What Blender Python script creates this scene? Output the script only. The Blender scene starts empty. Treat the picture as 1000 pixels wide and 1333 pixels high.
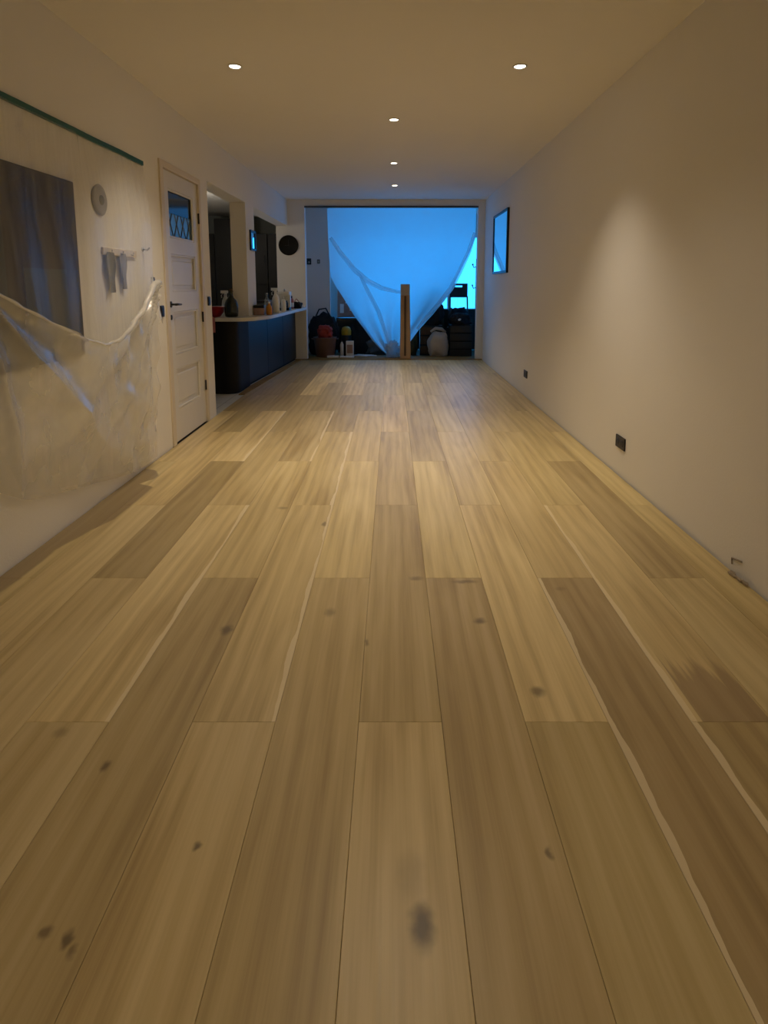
import bpy, bmesh, math, random
from mathutils import Vector, Matrix, noise

random.seed(7)
SC = bpy.context.scene
COL = SC.collection

# ------------------------------------------------------------------ camera
CAM_H = 1.255
PITCH = math.atan(112 / 780)
cam_d = bpy.data.cameras.new('camera')
cam = bpy.data.objects.new('camera', cam_d)
COL.objects.link(cam)
cam.location = (0, 0, CAM_H)
cam.rotation_euler = (math.pi / 2 - PITCH, 0, 0)
cam_d.sensor_fit = 'VERTICAL'
cam_d.sensor_height = 36.0
cam_d.lens = 36.0 * 780 / 1333
cam_d.shift_x = -(511 - 500) / 1333
cam_d.shift_y = -(666.5 - 482) / 1333
cam_d.clip_start = 0.02
SC.camera = cam

# ------------------------------------------------------------------ world: blue dusk outside
world = bpy.data.worlds.new('world')
SC.world = world
world.use_nodes = True
bg = world.node_tree.nodes['Background']
bg.inputs[0].default_value = (0.03, 0.36, 1.0, 1)
bg.inputs[1].default_value = 3.5

# light portal in the rear glazing (guides the sky light, gives none itself)
pl = bpy.data.lights.new('window_portal', 'AREA')
pl.shape = 'RECTANGLE'; pl.size = 3.3; pl.size_y = 2.2
pl.cycles.is_portal = True
po = bpy.data.objects.new('window_portal', pl); COL.objects.link(po)
po.location = (0.55, 11.97, 1.12); po.rotation_euler = (math.radians(-90), 0, 0)

LAMP_COLOR = (1.0, 0.84, 0.64)
LAMP_POWER = 92.0

# ------------------------------------------------------------------ view
vs = SC.view_settings
vs.view_transform = 'Standard'
vs.look = 'None'
vs.gamma = 1.0
vs.use_curve_mapping = False
vs.exposure = 0.14
SC.cycles.max_bounces = 10
SC.cycles.diffuse_bounces = 6
SC.cycles.transparent_max_bounces = 16
SC.cycles.sample_clamp_indirect = 6.0
SC.cycles.caustics_reflective = False
SC.cycles.caustics_refractive = False


# ================================================================== materials
class NT:
    """tiny helper around a node tree"""
    def __init__(self, name):
        self.m = bpy.data.materials.new(name)
        self.m.use_nodes = True
        self.t = self.m.node_tree
        self.t.nodes.clear()
        self.out = self.n('ShaderNodeOutputMaterial')

    def n(self, kind, **kw):
        nd = self.t.nodes.new(kind)
        for k, v in kw.items():
            setattr(nd, k, v)
        return nd

    def l(self, a, b):
        self.t.links.new(a, b)

    def put(self, sock, v):
        if hasattr(v, 'is_linked') or isinstance(v, bpy.types.NodeSocket):
            self.l(v, sock)
        else:
            sock.default_value = v

    def math(self, op, a, b=None, c=None, clamp=False):
        nd = self.n('ShaderNodeMath', operation=op, use_clamp=clamp)
        self.put(nd.inputs[0], a)
        if b is not None: self.put(nd.inputs[1], b)
        if c is not None: self.put(nd.inputs[2], c)
        return nd.outputs[0]

    def mixc(self, f, a, b, mode='MIX'):
        nd = self.n('ShaderNodeMix', data_type='RGBA', blend_type=mode)
        self.put(nd.inputs[0], f)
        self.put(nd.inputs[6], a)
        self.put(nd.inputs[7], b)
        return nd.outputs[2]

    def noise(self, vec, scale=5.0, detail=3.0, rough=0.5, dist=0.0):
        nd = self.n('ShaderNodeTexNoise')
        if vec is not None: self.l(vec, nd.inputs['Vector'])
        nd.inputs['Scale'].default_value = scale
        nd.inputs['Detail'].default_value = detail
        nd.inputs['Roughness'].default_value = rough
        nd.inputs['Distortion'].default_value = dist
        return nd.outputs['Fac']

    def mapping(self, vec, scale=(1, 1, 1), loc=(0, 0, 0)):
        nd = self.n('ShaderNodeMapping')
        self.l(vec, nd.inputs['Vector'])
        nd.inputs['Scale'].default_value = scale
        nd.inputs['Location'].default_value = loc
        return nd.outputs[0]

    def ramp(self, fac, stops):
        nd = self.n('ShaderNodeValToRGB')
        self.l(fac, nd.inputs[0])
        e = nd.color_ramp.elements
        while len(e) > len(stops): e.remove(e[-1])
        while len(e) < len(stops): e.new(0.5)
        for el, (p, c) in zip(e, stops):
            el.position = p
            el.color = (c[0], c[1], c[2], 1) if isinstance(c, (tuple, list)) else (c, c, c, 1)
        return nd.outputs[0]


def c4(c): return (c[0], c[1], c[2], 1)


def mat(name, col, rough=0.6, metal=0.0, var=0.08, scale=8.0, bump=0.0, bscale=60.0, spec=0.4, coat=0.0):
    """plain painted / fabric / metal surface with slight mottling"""
    t = NT(name)
    b = t.n('ShaderNodeBsdfPrincipled')
    tc = t.n('ShaderNodeTexCoord').outputs['Object']
    f = t.noise(tc, scale, 3.0)
    c0 = tuple(max(0, x * (1 - var)) for x in col)
    c1 = tuple(min(1, x * (1 + var)) for x in col)
    t.l(t.mixc(f, c4(c0), c4(c1)), b.inputs['Base Color'])
    b.inputs['Roughness'].default_value = rough
    b.inputs['Metallic'].default_value = metal
    b.inputs['Specular IOR Level'].default_value = spec
    b.inputs['Coat Weight'].default_value = coat
    if bump:
        bp = t.n('ShaderNodeBump')
        bp.inputs['Strength'].default_value = bump
        bp.inputs['Distance'].default_value = 0.01
        t.l(t.noise(tc, bscale, 4.0), bp.inputs['Height'])
        t.l(bp.outputs[0], b.inputs['Normal'])
    t.l(b.outputs[0], t.out.inputs[0])
    return t.m


def plaster(name, col):
    t = NT(name)
    b = t.n('ShaderNodeBsdfPrincipled')
    pos = t.n('ShaderNodeNewGeometry').outputs['Position']
    a = t.noise(pos, 0.9, 4.0)
    f = t.noise(pos, 90.0, 3.0)
    c = t.mixc(a, c4(tuple(x * 0.95 for x in col)), c4(tuple(min(1, x * 1.04) for x in col)))
    t.l(c, b.inputs['Base Color'])
    b.inputs['Roughness'].default_value = 0.75
    b.inputs['Specular IOR Level'].default_value = 0.25
    bp = t.n('ShaderNodeBump')
    bp.inputs['Strength'].default_value = 0.18
    bp.inputs['Distance'].default_value = 0.004
    mx = t.math('ADD', f, t.math('MULTIPLY', t.noise(pos, 6.0, 3.0), 1.5))
    t.l(mx, bp.inputs['Height'])
    t.l(bp.outputs[0], b.inputs['Normal'])
    t.l(b.outputs[0], t.out.inputs[0])
    return t.m


def glow(name, col, strength):
    t = NT(name)
    e = t.n('ShaderNodeEmission')
    e.inputs[0].default_value = c4(col)
    e.inputs[1].default_value = strength
    t.l(e.outputs[0], t.out.inputs[0])
    return t.m


def film(name, milky, streak=0.5, tint=(0.9, 0.9, 0.88), gloss=0.12, rough=0.22, trans=0.5, fmap=(3, 5, 2.2)):
    """thin polythene sheet: part clear, part milky, faintly shiny"""
    t = NT(name)
    pos = t.n('ShaderNodeNewGeometry').outputs['Position']
    n1 = t.noise(t.mapping(pos, fmap), 1.0, 4.0, 0.6, 0.5)
    fac = t.math('MULTIPLY_ADD', t.math('SUBTRACT', n1, 0.5), streak, milky, clamp=True)
    tr = t.n('ShaderNodeBsdfTransparent'); tr.inputs[0].default_value = (0.96, 0.96, 0.95, 1)
    tl = t.n('ShaderNodeBsdfTranslucent'); tl.inputs[0].default_value = c4(tint)
    df = t.n('ShaderNodeBsdfDiffuse'); df.inputs[0].default_value = c4(tint)
    m0 = t.n('ShaderNodeMixShader'); m0.inputs[0].default_value = trans
    t.l(df.outputs[0], m0.inputs[1]); t.l(tl.outputs[0], m0.inputs[2])
    m1 = t.n('ShaderNodeMixShader')
    t.l(fac, m1.inputs[0]); t.l(tr.outputs[0], m1.inputs[1]); t.l(m0.outputs[0], m1.inputs[2])
    gl = t.n('ShaderNodeBsdfGlossy'); gl.inputs[0].default_value = (1, 1, 1, 1)
    gl.inputs['Roughness'].default_value = rough
    m2 = t.n('ShaderNodeMixShader')
    lw = t.n('ShaderNodeLayerWeight'); lw.inputs[0].default_value = 0.25
    g = t.math('MULTIPLY_ADD', lw.outputs['Facing'], gloss, gloss * 0.35, clamp=True)
    t.l(g, m2.inputs[0]); t.l(m1.outputs[0], m2.inputs[1]); t.l(gl.outputs[0], m2.inputs[2])
    bp = t.n('ShaderNodeBump'); bp.inputs['Strength'].default_value = 0.35; bp.inputs['Distance'].default_value = 0.01
    t.l(t.noise(pos, 22.0, 3.0, 0.6, 0.6), bp.inputs['Height'])
    t.l(bp.outputs[0], gl.inputs['Normal'])
    t.l(m2.outputs[0], t.out.inputs[0])
    return t.m


def clear_glass(name, col=(0.9, 0.95, 0.95), fac=0.12, rough=0.03):
    t = NT(name)
    tr = t.n('ShaderNodeBsdfTransparent'); tr.inputs[0].default_value = c4(col)
    gl = t.n('ShaderNodeBsdfGlossy'); gl.inputs['Roughness'].default_value = rough
    m = t.n('ShaderNodeMixShader')
    lw = t.n('ShaderNodeLayerWeight'); lw.inputs[0].default_value = 0.35
    t.l(t.math('MULTIPLY_ADD', lw.outputs['Facing'], 0.5, fac, clamp=True), m.inputs[0])
    t.l(tr.outputs[0], m.inputs[1]); t.l(gl.outputs[0], m.inputs[2])
    t.l(m.outputs[0], t.out.inputs[0])
    return t.m


# world positions (x, y, half width, half length, darkness) of knots in the oak
KNOTS = [(0.059, 1.016, .024, .045, .92), (0.04, 1.12, .03, .05, .2), (0.33, 2.10, .022, .02, .7), (0.452, 1.705, .02, .024, .7),
         (-0.756, 1.413, .012, .018, .8), (-0.679, 1.006, .012, .014, .7), (-0.631, 0.992, .01, .016, .85),
         (-0.609, 0.97, .008, .014, .6), (-0.443, 1.188, .008, .011, .8), (-0.609, 2.04, .02, .03, .8),
         (-0.241, 2.16, .02, .03, .45), (0.103, 2.428, .03, .02, .5), (0.35, 1.17, .008, .016, .7),
         (-0.09, 1.959, .008, .02, .6), (0.31, 2.40, .05, .014, .55), (0.70, 2.34, .02, .015, .3), (-0.94, 1.53, .02, .02, .35),
         (-0.36, 3.02, .012, .03, .6), (-0.62, 3.25, .03, .02, .4)]
STRIP_EDGE = [(1.5, -1.60), (2.0, -1.615), (2.30, -1.608), (2.435, -1.596), (2.61, -1.597), (2.716, -1.602), (2.83, -1.57), (2.94, -1.549),
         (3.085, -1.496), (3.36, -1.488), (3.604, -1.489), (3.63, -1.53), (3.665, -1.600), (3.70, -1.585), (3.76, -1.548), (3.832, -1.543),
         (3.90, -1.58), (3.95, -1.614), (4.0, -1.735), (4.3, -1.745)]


def oak(name):
    t = NT(name)
    b = t.n('ShaderNodeBsdfPrincipled')
    oi = t.n('ShaderNodeObjectInfo')
    tc = t.n('ShaderNodeTexCoord').outputs['Object']
    pos = t.n('ShaderNodeNewGeometry').outputs['Position']
    off = t.n('ShaderNodeCombineXYZ')
    r = t.math('MULTIPLY', oi.outputs['Random'], 57.0)
    t.l(r, off.inputs[0]); t.l(t.math('MULTIPLY', oi.outputs['Random'], 131.0), off.inputs[1])
    t.l(t.math('MULTIPLY', oi.outputs['Random'], 17.0), off.inputs[2])
    va = t.n('ShaderNodeVectorMath', operation='ADD')
    t.l(tc, va.inputs[0]); t.l(off.outputs[0], va.inputs[1])
    v = va.outputs[0]
    fine = t.noise(t.mapping(v, (95, 1.6, 1)), 1.0, 6.0, 0.6, 0.3)
    mid = t.noise(t.mapping(v, (22, 0.9, 1)), 1.0, 4.0, 0.55, 1.2)
    broad = t.noise(t.mapping(v, (6, 0.8, 1)), 1.0, 3.0, 0.5, 0.8)
    # cathedral figure: distorted rings stretched along the board
    wv = t.n('ShaderNodeTexWave', wave_type='BANDS', bands_direction='X')
    t.l(t.mapping(v, (2.2, 0.24, 1)), wv.inputs['Vector'])
    wv.inputs['Scale'].default_value = 2.2
    wv.inputs['Distortion'].default_value = 7.0
    wv.inputs['Detail'].default_value = 3.0
    wv.inputs['Detail Scale'].default_value = 1.3
    g = t.math('ADD', t.math('MULTIPLY', fine, 0.24), t.math('MULTIPLY', mid, 0.24))
    g = t.math('ADD', g, t.math('MULTIPLY', broad, 0.47))
    g = t.math('ADD', g, t.math('MULTIPLY', wv.outputs['Fac'], 0.09))
    col = t.ramp(g, [(0.34, (0.40, 0.295, 0.13)), (0.52, (0.59, 0.465, 0.225)), (0.66, (0.69, 0.56, 0.295)), (0.8, (0.75, 0.62, 0.35))])
    # tone set per board
    col = t.mixc(1.0, col, oi.outputs['Color'], 'MULTIPLY')
    # pale sapwood along one edge of some boards (alpha of the object colour says which)
    sx = t.n('ShaderNodeSeparateXYZ'); t.l(tc, sx.inputs[0])
    wob = t.math('MULTIPLY', t.math('SUBTRACT', t.noise(t.mapping(v, (0.5, 3.0, 1)), 1.0, 4.0), 0.5), 0.055)
    lx = t.math('ADD', sx.outputs[0], wob)
    left = t.math('LESS_THAN', lx, 0.019)
    right = t.math('GREATER_THAN', lx, 0.225)
    al = oi.outputs['Alpha']
    isl = t.math('COMPARE', al, 0.8, 0.06)
    isr = t.math('COMPARE', al, 0.6, 0.06)
    sap = t.math('ADD', t.math('MULTIPLY', left, isl), t.math('MULTIPLY', right, isr), clamp=True)
    col = t.mixc(t.math('MULTIPLY', sap, 0.8), col, (0.80, 0.67, 0.43, 1))
    # knots
    nz = t.n('ShaderNodeTexNoise'); nz.inputs['Scale'].default_value = 30; t.l(pos, nz.inputs['Vector'])
    dsub = t.n('ShaderNodeVectorMath', operation='SUBTRACT'); t.l(nz.outputs['Color'], dsub.inputs[0]); dsub.inputs[1].default_value = (.5, .5, .5)
    dsc = t.n('ShaderNodeVectorMath', operation='SCALE'); t.l(dsub.outputs[0], dsc.inputs[0]); dsc.inputs['Scale'].default_value = 0.022
    pj = t.n('ShaderNodeVectorMath', operation='ADD'); t.l(pos, pj.inputs[0]); t.l(dsc.outputs[0], pj.inputs[1])
    tot = None
    for (kx, ky, a, bb, dk) in KNOTS:
        s1 = t.n('ShaderNodeVectorMath', operation='SUBTRACT'); t.l(pj.outputs[0], s1.inputs[0]); s1.inputs[1].default_value = (kx, ky, 0)
        s2 = t.n('ShaderNodeVectorMath', operation='MULTIPLY'); t.l(s1.outputs[0], s2.inputs[0]); s2.inputs[1].default_value = (1 / a, 1 / bb, 0)
        ln = t.n('ShaderNodeVectorMath', operation='LENGTH'); t.l(s2.outputs[0], ln.inputs[0])
        mr = t.n('ShaderNodeMapRange', interpolation_type='SMOOTHSTEP')
        t.l(ln.outputs['Value'], mr.inputs[0])
        mr.inputs[1].default_value = 1.5; mr.inputs[2].default_value = 0.3
        mr.inputs[3].default_value = 0.0; mr.inputs[4].default_value = dk
        tot = mr.outputs[0] if tot is None else t.math('MAXIMUM', tot, mr.outputs[0])
    col = t.mixc(tot, col, (0.12, 0.085, 0.05, 1))
    # brown heartwood blotch on the figured board and the dark ragged strip beside the sheeted wall
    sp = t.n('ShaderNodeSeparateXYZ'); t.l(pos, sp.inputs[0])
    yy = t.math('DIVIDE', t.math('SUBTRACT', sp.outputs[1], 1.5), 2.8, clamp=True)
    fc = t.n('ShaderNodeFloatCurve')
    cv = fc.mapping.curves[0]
    pts = [((y - 1.5) / 2.8, (x + 1.75) / 0.3) for (y, x) in STRIP_EDGE]
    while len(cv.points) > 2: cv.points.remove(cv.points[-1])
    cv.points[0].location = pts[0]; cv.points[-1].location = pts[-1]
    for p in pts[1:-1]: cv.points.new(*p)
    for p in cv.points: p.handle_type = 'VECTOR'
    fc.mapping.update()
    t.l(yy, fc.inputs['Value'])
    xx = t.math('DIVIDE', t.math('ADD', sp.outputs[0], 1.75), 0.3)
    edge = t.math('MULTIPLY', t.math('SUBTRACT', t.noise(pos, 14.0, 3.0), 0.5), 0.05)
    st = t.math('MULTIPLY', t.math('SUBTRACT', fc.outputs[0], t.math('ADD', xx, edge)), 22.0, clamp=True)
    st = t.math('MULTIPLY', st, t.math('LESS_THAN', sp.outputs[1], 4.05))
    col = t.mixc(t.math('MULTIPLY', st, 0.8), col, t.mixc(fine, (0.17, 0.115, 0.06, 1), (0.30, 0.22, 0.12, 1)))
    bx_ = t.math('MULTIPLY', t.math('GREATER_THAN', sp.outputs[0], 0.90), t.math('LESS_THAN', sp.outputs[0], 1.10))
    by_ = t.math('MULTIPLY', t.math('SUBTRACT', t.math('ADD', 1.86, t.math('MULTIPLY', t.math('SUBTRACT', mid, 0.5), 0.5)), sp.outputs[1]), 14.0, clamp=True)
    by_ = t.math('MULTIPLY', by_, t.math('GREATER_THAN', sp.outputs[1], 1.574))
    col = t.mixc(t.math('MULTIPLY', t.math('MULTIPLY', bx_, by_), 0.6), col, (0.25, 0.165, 0.095, 1))
    t.l(col, b.inputs['Base Color'])
    b.inputs['Specular IOR Level'].default_value = 0.5
    t.l(t.math('MULTIPLY_ADD', fine, 0.16, 0.30), b.inputs['Roughness'])
    bp = t.n('ShaderNodeBump'); bp.inputs['Strength'].default_value = 0.12; bp.inputs['Distance'].default_value = 0.002
    t.l(fine, bp.inputs['Height']); t.l(bp.outputs[0], b.inputs['Normal'])
    t.l(b.outputs[0], t.out.inputs[0])
    return t.m


def tiles(name, c1, c2, size):
    t = NT(name)
    b = t.n('ShaderNodeBsdfPrincipled')
    pos = t.n('ShaderNodeNewGeometry').outputs['Position']
    br = t.n('ShaderNodeTexBrick'); br.offset = 0.0
    t.l(pos, br.inputs['Vector'])
    br.inputs['Color1'].default_value = c4(c1); br.inputs['Color2'].default_value = c4(c1); br.inputs['Mortar'].default_value = c4(c2)
    br.inputs['Scale'].default_value = 1.0 / size
    br.inputs['Brick Width'].default_value = 1.0; br.inputs['Row Height'].default_value = 1.0
    br.inputs['Mortar Size'].default_value = 0.012
    t.l(br.outputs[0], b.inputs['Base Color']); b.inputs['Roughness'].default_value = 0.35
    t.l(b.outputs[0], t.out.inputs[0])
    return t.m


M = {}
M['wall'] = plaster('white_plaster', (0.82, 0.80, 0.77))
M['ceil'] = plaster('ceiling_plaster', (0.84, 0.81, 0.77))
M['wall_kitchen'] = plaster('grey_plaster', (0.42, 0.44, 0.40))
M['wall_rear'] = plaster('rear_plaster', (0.74, 0.72, 0.70))
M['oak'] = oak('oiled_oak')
M['screed'] = mat('dark_screed', (0.10, 0.085, 0.07), 0.9, bump=0.3)
M['tile'] = tiles('kitchen_tile', (0.55, 0.56, 0.55), (0.3, 0.3, 0.29), 0.45)
M['dust_floor'] = mat('rear_floor', (0.16, 0.12, 0.07), 0.8)
M['ochre'] = mat('ochre_underlay', (0.21, 0.12, 0.025), 0.85, var=0.35, scale=5, bump=0.3)
M['door'] = mat('cream_door_paint', (0.72, 0.70, 0.66), 0.38, var=0.03)
M['frame'] = mat('frame_paint', (0.70, 0.62, 0.50), 0.45, var=0.05)
M['white'] = mat('white_plastic', (0.78, 0.78, 0.76), 0.35, var=0.03)
M['black'] = mat('black_plastic', (0.016, 0.016, 0.018), 0.38, var=0.1)
M['black_metal'] = mat('black_metal', (0.02, 0.02, 0.022), 0.35, metal=0.3)
M['dark_cloth'] = mat('dark_cloth', (0.018, 0.018, 0.022), 0.95, var=0.4, bump=0.5, bscale=25)
M['olive_cloth'] = mat('olive_cloth', (0.075, 0.068, 0.032), 0.95, var=0.4, bump=0.5, bscale=25)
M['grey_cloth'] = mat('grey_cloth', (0.10, 0.11, 0.12), 0.95, var=0.3, bump=0.5, bscale=25)
M['brown_cloth'] = mat('brown_cloth', (0.10, 0.06, 0.035), 0.95, var=0.3, bump=0.5, bscale=25)
M['red'] = mat('red_plastic', (0.35, 0.02, 0.025), 0.35, var=0.1)
M['red_cloth'] = mat('red_cloth', (0.38, 0.05, 0.035), 0.9, var=0.3, bump=0.5, bscale=25)
M['pink_cloth'] = mat('pink_cloth', (0.40, 0.16, 0.17), 0.9, var=0.2, bump=0.4, bscale=30)
M['tub'] = mat('brown_tub', (0.20, 0.11, 0.085), 0.5, var=0.15)
M['yellow'] = mat('yellow_plastic', (0.38, 0.27, 0.02), 0.4)
M['steel'] = mat('steel', (0.55, 0.54, 0.52), 0.25, metal=1.0, var=0.02)
M['worktop'] = mat('white_worktop', (0.62, 0.62, 0.60), 0.3, var=0.05)
M['bar_black'] = mat('bar_black', (0.009, 0.009, 0.010), 0.6, var=0.1, spec=0.2)
M['bar_face'] = mat('bar_face', (0.016, 0.019, 0.024), 0.42, var=0.1, spec=0.3)
M['cabinet'] = mat('dark_cabinet', (0.022, 0.02, 0.018), 0.45, var=0.15)
M['card'] = mat('cardboard', (0.42, 0.27, 0.15), 0.85, var=0.08, bump=0.15)
M['paper'] = mat('paper_sack', (0.46, 0.40, 0.33), 0.85, var=0.1, bump=0.4, bscale=20)
M['paper_white'] = mat('white_paper', (0.74, 0.76, 0.78), 0.7, var=0.05)
M['tape'] = mat('green_tape', (0.012, 0.10, 0.075), 0.5, var=0.1)
M['canvas'] = mat('dark_canvas', (0.032, 0.026, 0.024), 0.7, var=0.5, scale=3.0)
M['canvas2'] = mat('slate_canvas', (0.06, 0.075, 0.09), 0.7, var=0.4, scale=3.0)
M['grey_dark'] = mat('grey_ornament', (0.30, 0.29, 0.28), 0.6, var=0.3)
M['amber'] = mat('amber_liquid', (0.55, 0.22, 0.02), 0.15, var=0.1)
M['dark_glass'] = mat('dark_bottle_glass', (0.012, 0.016, 0.008), 0.08, spec=0.6)
M['film_top'] = film('clear_polythene', 0.15, 0.6, tint=(0.95, 0.95, 0.93), gloss=0.09, trans=0.35, fmap=(1, 13, 1.1))
M['film_low'] = film('folded_polythene', 0.32, 0.40, tint=(0.97, 0.96, 0.93), gloss=0.25, rough=0.14, trans=0.3, fmap=(2, 2.6, 2))
M['film_bunch'] = film('bunched_polythene', 0.62, 0.5, tint=(0.98, 0.97, 0.94), gloss=0.3, rough=0.14, trans=0.3, fmap=(6, 8, 6))
M['film_far'] = film('rear_polythene', 0.985, 0.02, tint=(0.86, 0.92, 0.94), gloss=0.04, rough=0.4, trans=0.92)
M['film_far2'] = film('rear_polythene_fold', 0.62, 0.3, tint=(0.75, 0.80, 0.84), gloss=0.05, rough=0.4, trans=0.75)
M['clear'] = clear_glass('clear_glass')
M['pane'] = clear_glass('window_pane', (0.95, 0.97, 0.98), 0.03)
M['pane_dark'] = mat('dark_leaded_pane', (0.02, 0.035, 0.06), 0.08, spec=0.6)
M['pane_blue_lit'] = mat('blue_lit_pane', (0.14, 0.27, 0.42), 0.12, spec=0.6, var=0.3, scale=20)  # blue light on the lower pane put into its colour
M['lead'] = mat('lead_strip', (0.10, 0.10, 0.11), 0.5, metal=0.4)
M['mirror'] = mat('mirror_silver', (0.9, 0.9, 0.9), 0.015, metal=1.0, var=0.0)
M['lens'] = glow('lamp_lens', (1.0, 0.86, 0.66), 14.0)
M['clock'] = mat('dark_dial', (0.022, 0.021, 0.018), 0.95, spec=0.1)
M['globe'] = glow('fill_globe', (1.0, 0.90, 0.76), 20.0)
M['soil'] = mat('plaster_dust', (0.33, 0.27, 0.20), 0.95, bump=0.5)
M['label'] = mat('paper_label', (0.35, 0.22, 0.18), 0.7, var=0.4, scale=14)


# ================================================================== mesh helpers
class MB:
    def __init__(self): self.bm = bmesh.new()

    def box(self, x0, x1, y0, y1, z0, z1):
        v = [self.bm.verts.new(p) for p in ((x0, y0, z0), (x1, y0, z0), (x1, y1, z0), (x0, y1, z0), (x0, y0, z1), (x1, y0, z1), (x1, y1, z1), (x0, y1, z1))]
        for f in ((0, 3, 2, 1), (4, 5, 6, 7), (0, 1, 5, 4), (1, 2, 6, 5), (2, 3, 7, 6), (3, 0, 4, 7)):
            self.bm.faces.new([v[i] for i in f])
        return self

    def prism(self, pts, z0, z1):
        lo = [self.bm.verts.new((p[0], p[1], z0)) for p in pts]
        hi = [self.bm.verts.new((p[0], p[1], z1)) for p in pts]
        n = len(pts)
        self.bm.faces.new(lo[::-1]); self.bm.faces.new(hi)
        for i in range(n):
            self.bm.faces.new((lo[i], lo[(i + 1) % n], hi[(i + 1) % n], hi[i]))
        return self

    def lathe(self, prof, n=20, c=(0, 0, 0), axis='Z'):
        rings = []
        for (r, h) in prof:
            ring = []
            for k in range(n):
                a = 2 * math.pi * k / n
                p = (r * math.cos(a), r * math.sin(a), h)
                if axis == 'X': p = (h, p[0], p[1])
                if axis == 'Y': p = (p[0], h, p[1])
                ring.append(self.bm.verts.new((p[0] + c[0], p[1] + c[1], p[2] + c[2])))
            rings.append(ring)
        for a, b in zip(rings, rings[1:]):
            for k in range(n):
                self.bm.faces.new((a[k], a[(k + 1) % n], b[(k + 1) % n], b[k]))
        self.bm.faces.new(rings[0][::-1]); self.bm.faces.new(rings[-1])
        return self

    def tube(self, pts, r, n=8):
        pts = [Vector(p) for p in pts]
        rings = []
        for i, p in enumerate(pts):
            d = (pts[min(i + 1, len(pts) - 1)] - pts[max(i - 1, 0)]).normalized()
            up = Vector((0, 0, 1)) if abs(d.z) < 0.9 else Vector((1, 0, 0))
            a = d.cross(up).normalized(); b = d.cross(a).normalized()
            rr = r[i] if isinstance(r, (list, tuple)) else r
            rings.append([self.bm.verts.new(p + (a * math.cos(2 * math.pi * k / n) + b * math.sin(2 * math.pi * k / n)) * rr) for k in range(n)])
        for a, b in zip(rings, rings[1:]):
            for k in range(n):
                self.bm.faces.new((a[k], a[(k + 1) % n], b[(k + 1) % n], b[k]))
        self.bm.faces.new(rings[0][::-1]); self.bm.faces.new(rings[-1])
        return self

    def grid(self, fn, nu, nv, thick=None):
        vs_ = [[self.bm.verts.new(fn(i / nu, j / nv)) for j in range(nv + 1)] for i in range(nu + 1)]
        for i in range(nu):
            for j in range(nv):
                self.bm.faces.new((vs_[i][j], vs_[i + 1][j], vs_[i + 1][j + 1], vs_[i][j + 1]))
        return self

    def lump(self, c, r, seed=0, amp=0.25, freq=2.5, sub=3, flat=0.0, crease=0.0):
        m = Matrix.Translation(Vector(c))
        res = bmesh.ops.create_icosphere(self.bm, subdivisions=sub, radius=1.0)
        for v in res['verts']:
            p = v.co.copy()
            q = p * freq + Vector((seed * 7.3, seed * 3.1, seed * 1.7))
            n = noise.noise(q) * amp + noise.noise(q * 2.7) * amp * 0.5
            if crease: n -= abs(noise.noise(q * 1.9 + Vector((9, 2, 4)))) * crease
            s = 1 + n
            # squared-off cushion shape
            p = Vector([math.copysign(abs(t) ** 0.75, t) for t in p]) * s
            p = Vector((p.x * r[0], p.y * r[1], p.z * r[2]))
            p.z = max(p.z, -r[2] * (1 - flat) if flat else p.z)
            v.co = m @ p
        return self

    def drop(self, z0):
        """rest the shape on height z0"""
        lo = min(v.co.z for v in self.bm.verts)
        for v in self.bm.verts: v.co.z += z0 - lo
        return self

    def bevel(self, w=0.004, seg=2):
        bmesh.ops.bevel(self.bm, geom=self.bm.edges[:], offset=w, segments=seg, affect='EDGES', profile=0.6, clamp_overlap=True)
        return self

    def build(self, name, m, parent=None, smooth=False, loc=None):
        bmesh.ops.recalc_face_normals(self.bm, faces=self.bm.faces[:])
        me = bpy.data.meshes.new(name)
        self.bm.to_mesh(me); self.bm.free()
        me.materials.append(m if not isinstance(m, str) else M[m])
        if smooth:
            for p in me.polygons: p.use_smooth = True
        o = bpy.data.objects.new(name, me)
        COL.objects.link(o)
        if loc: o.location = loc
        if parent: o.parent = parent
        return o


def tag(o, label, cat, group=None):
    o['label'] = label; o['category'] = cat
    if group: o['group'] = group
    return o


def thing(name, label, cat, loc=(0, 0, 0), rz=0.0, group=None):
    o = bpy.data.objects.new(name, None); COL.objects.link(o)
    o.empty_display_size = 0.1
    o.location = loc; o.rotation_euler = (0, 0, rz)
    return tag(o, label, cat, group)


def struct(o, label=None):
    o['kind'] = 'structure'
    if label: o['label'] = label
    return o


def copy_tree(o, parent=None):
    c = o.copy(); COL.objects.link(c)
    if parent: c.parent = parent
    for ch in o.children: copy_tree(ch, c)
    return c


def lerp_pts(pts, x):
    if x <= pts[0][0]: return pts[0][1]
    for (a, va), (b, vb) in zip(pts, pts[1:]):
        if x <= b:
            t = (x - a) / (b - a)
            t = t * t * (3 - 2 * t)
            return va + (vb - va) * t
    return pts[-1][1]


# ================================================================== the room
XL, XR, ZC = -1.71, 1.51, 2.61
YB, YF = -2.2, 10.0           # wall behind the camera, far wall
WT = 0.18                     # left wall thickness
XI = XL - WT

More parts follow.
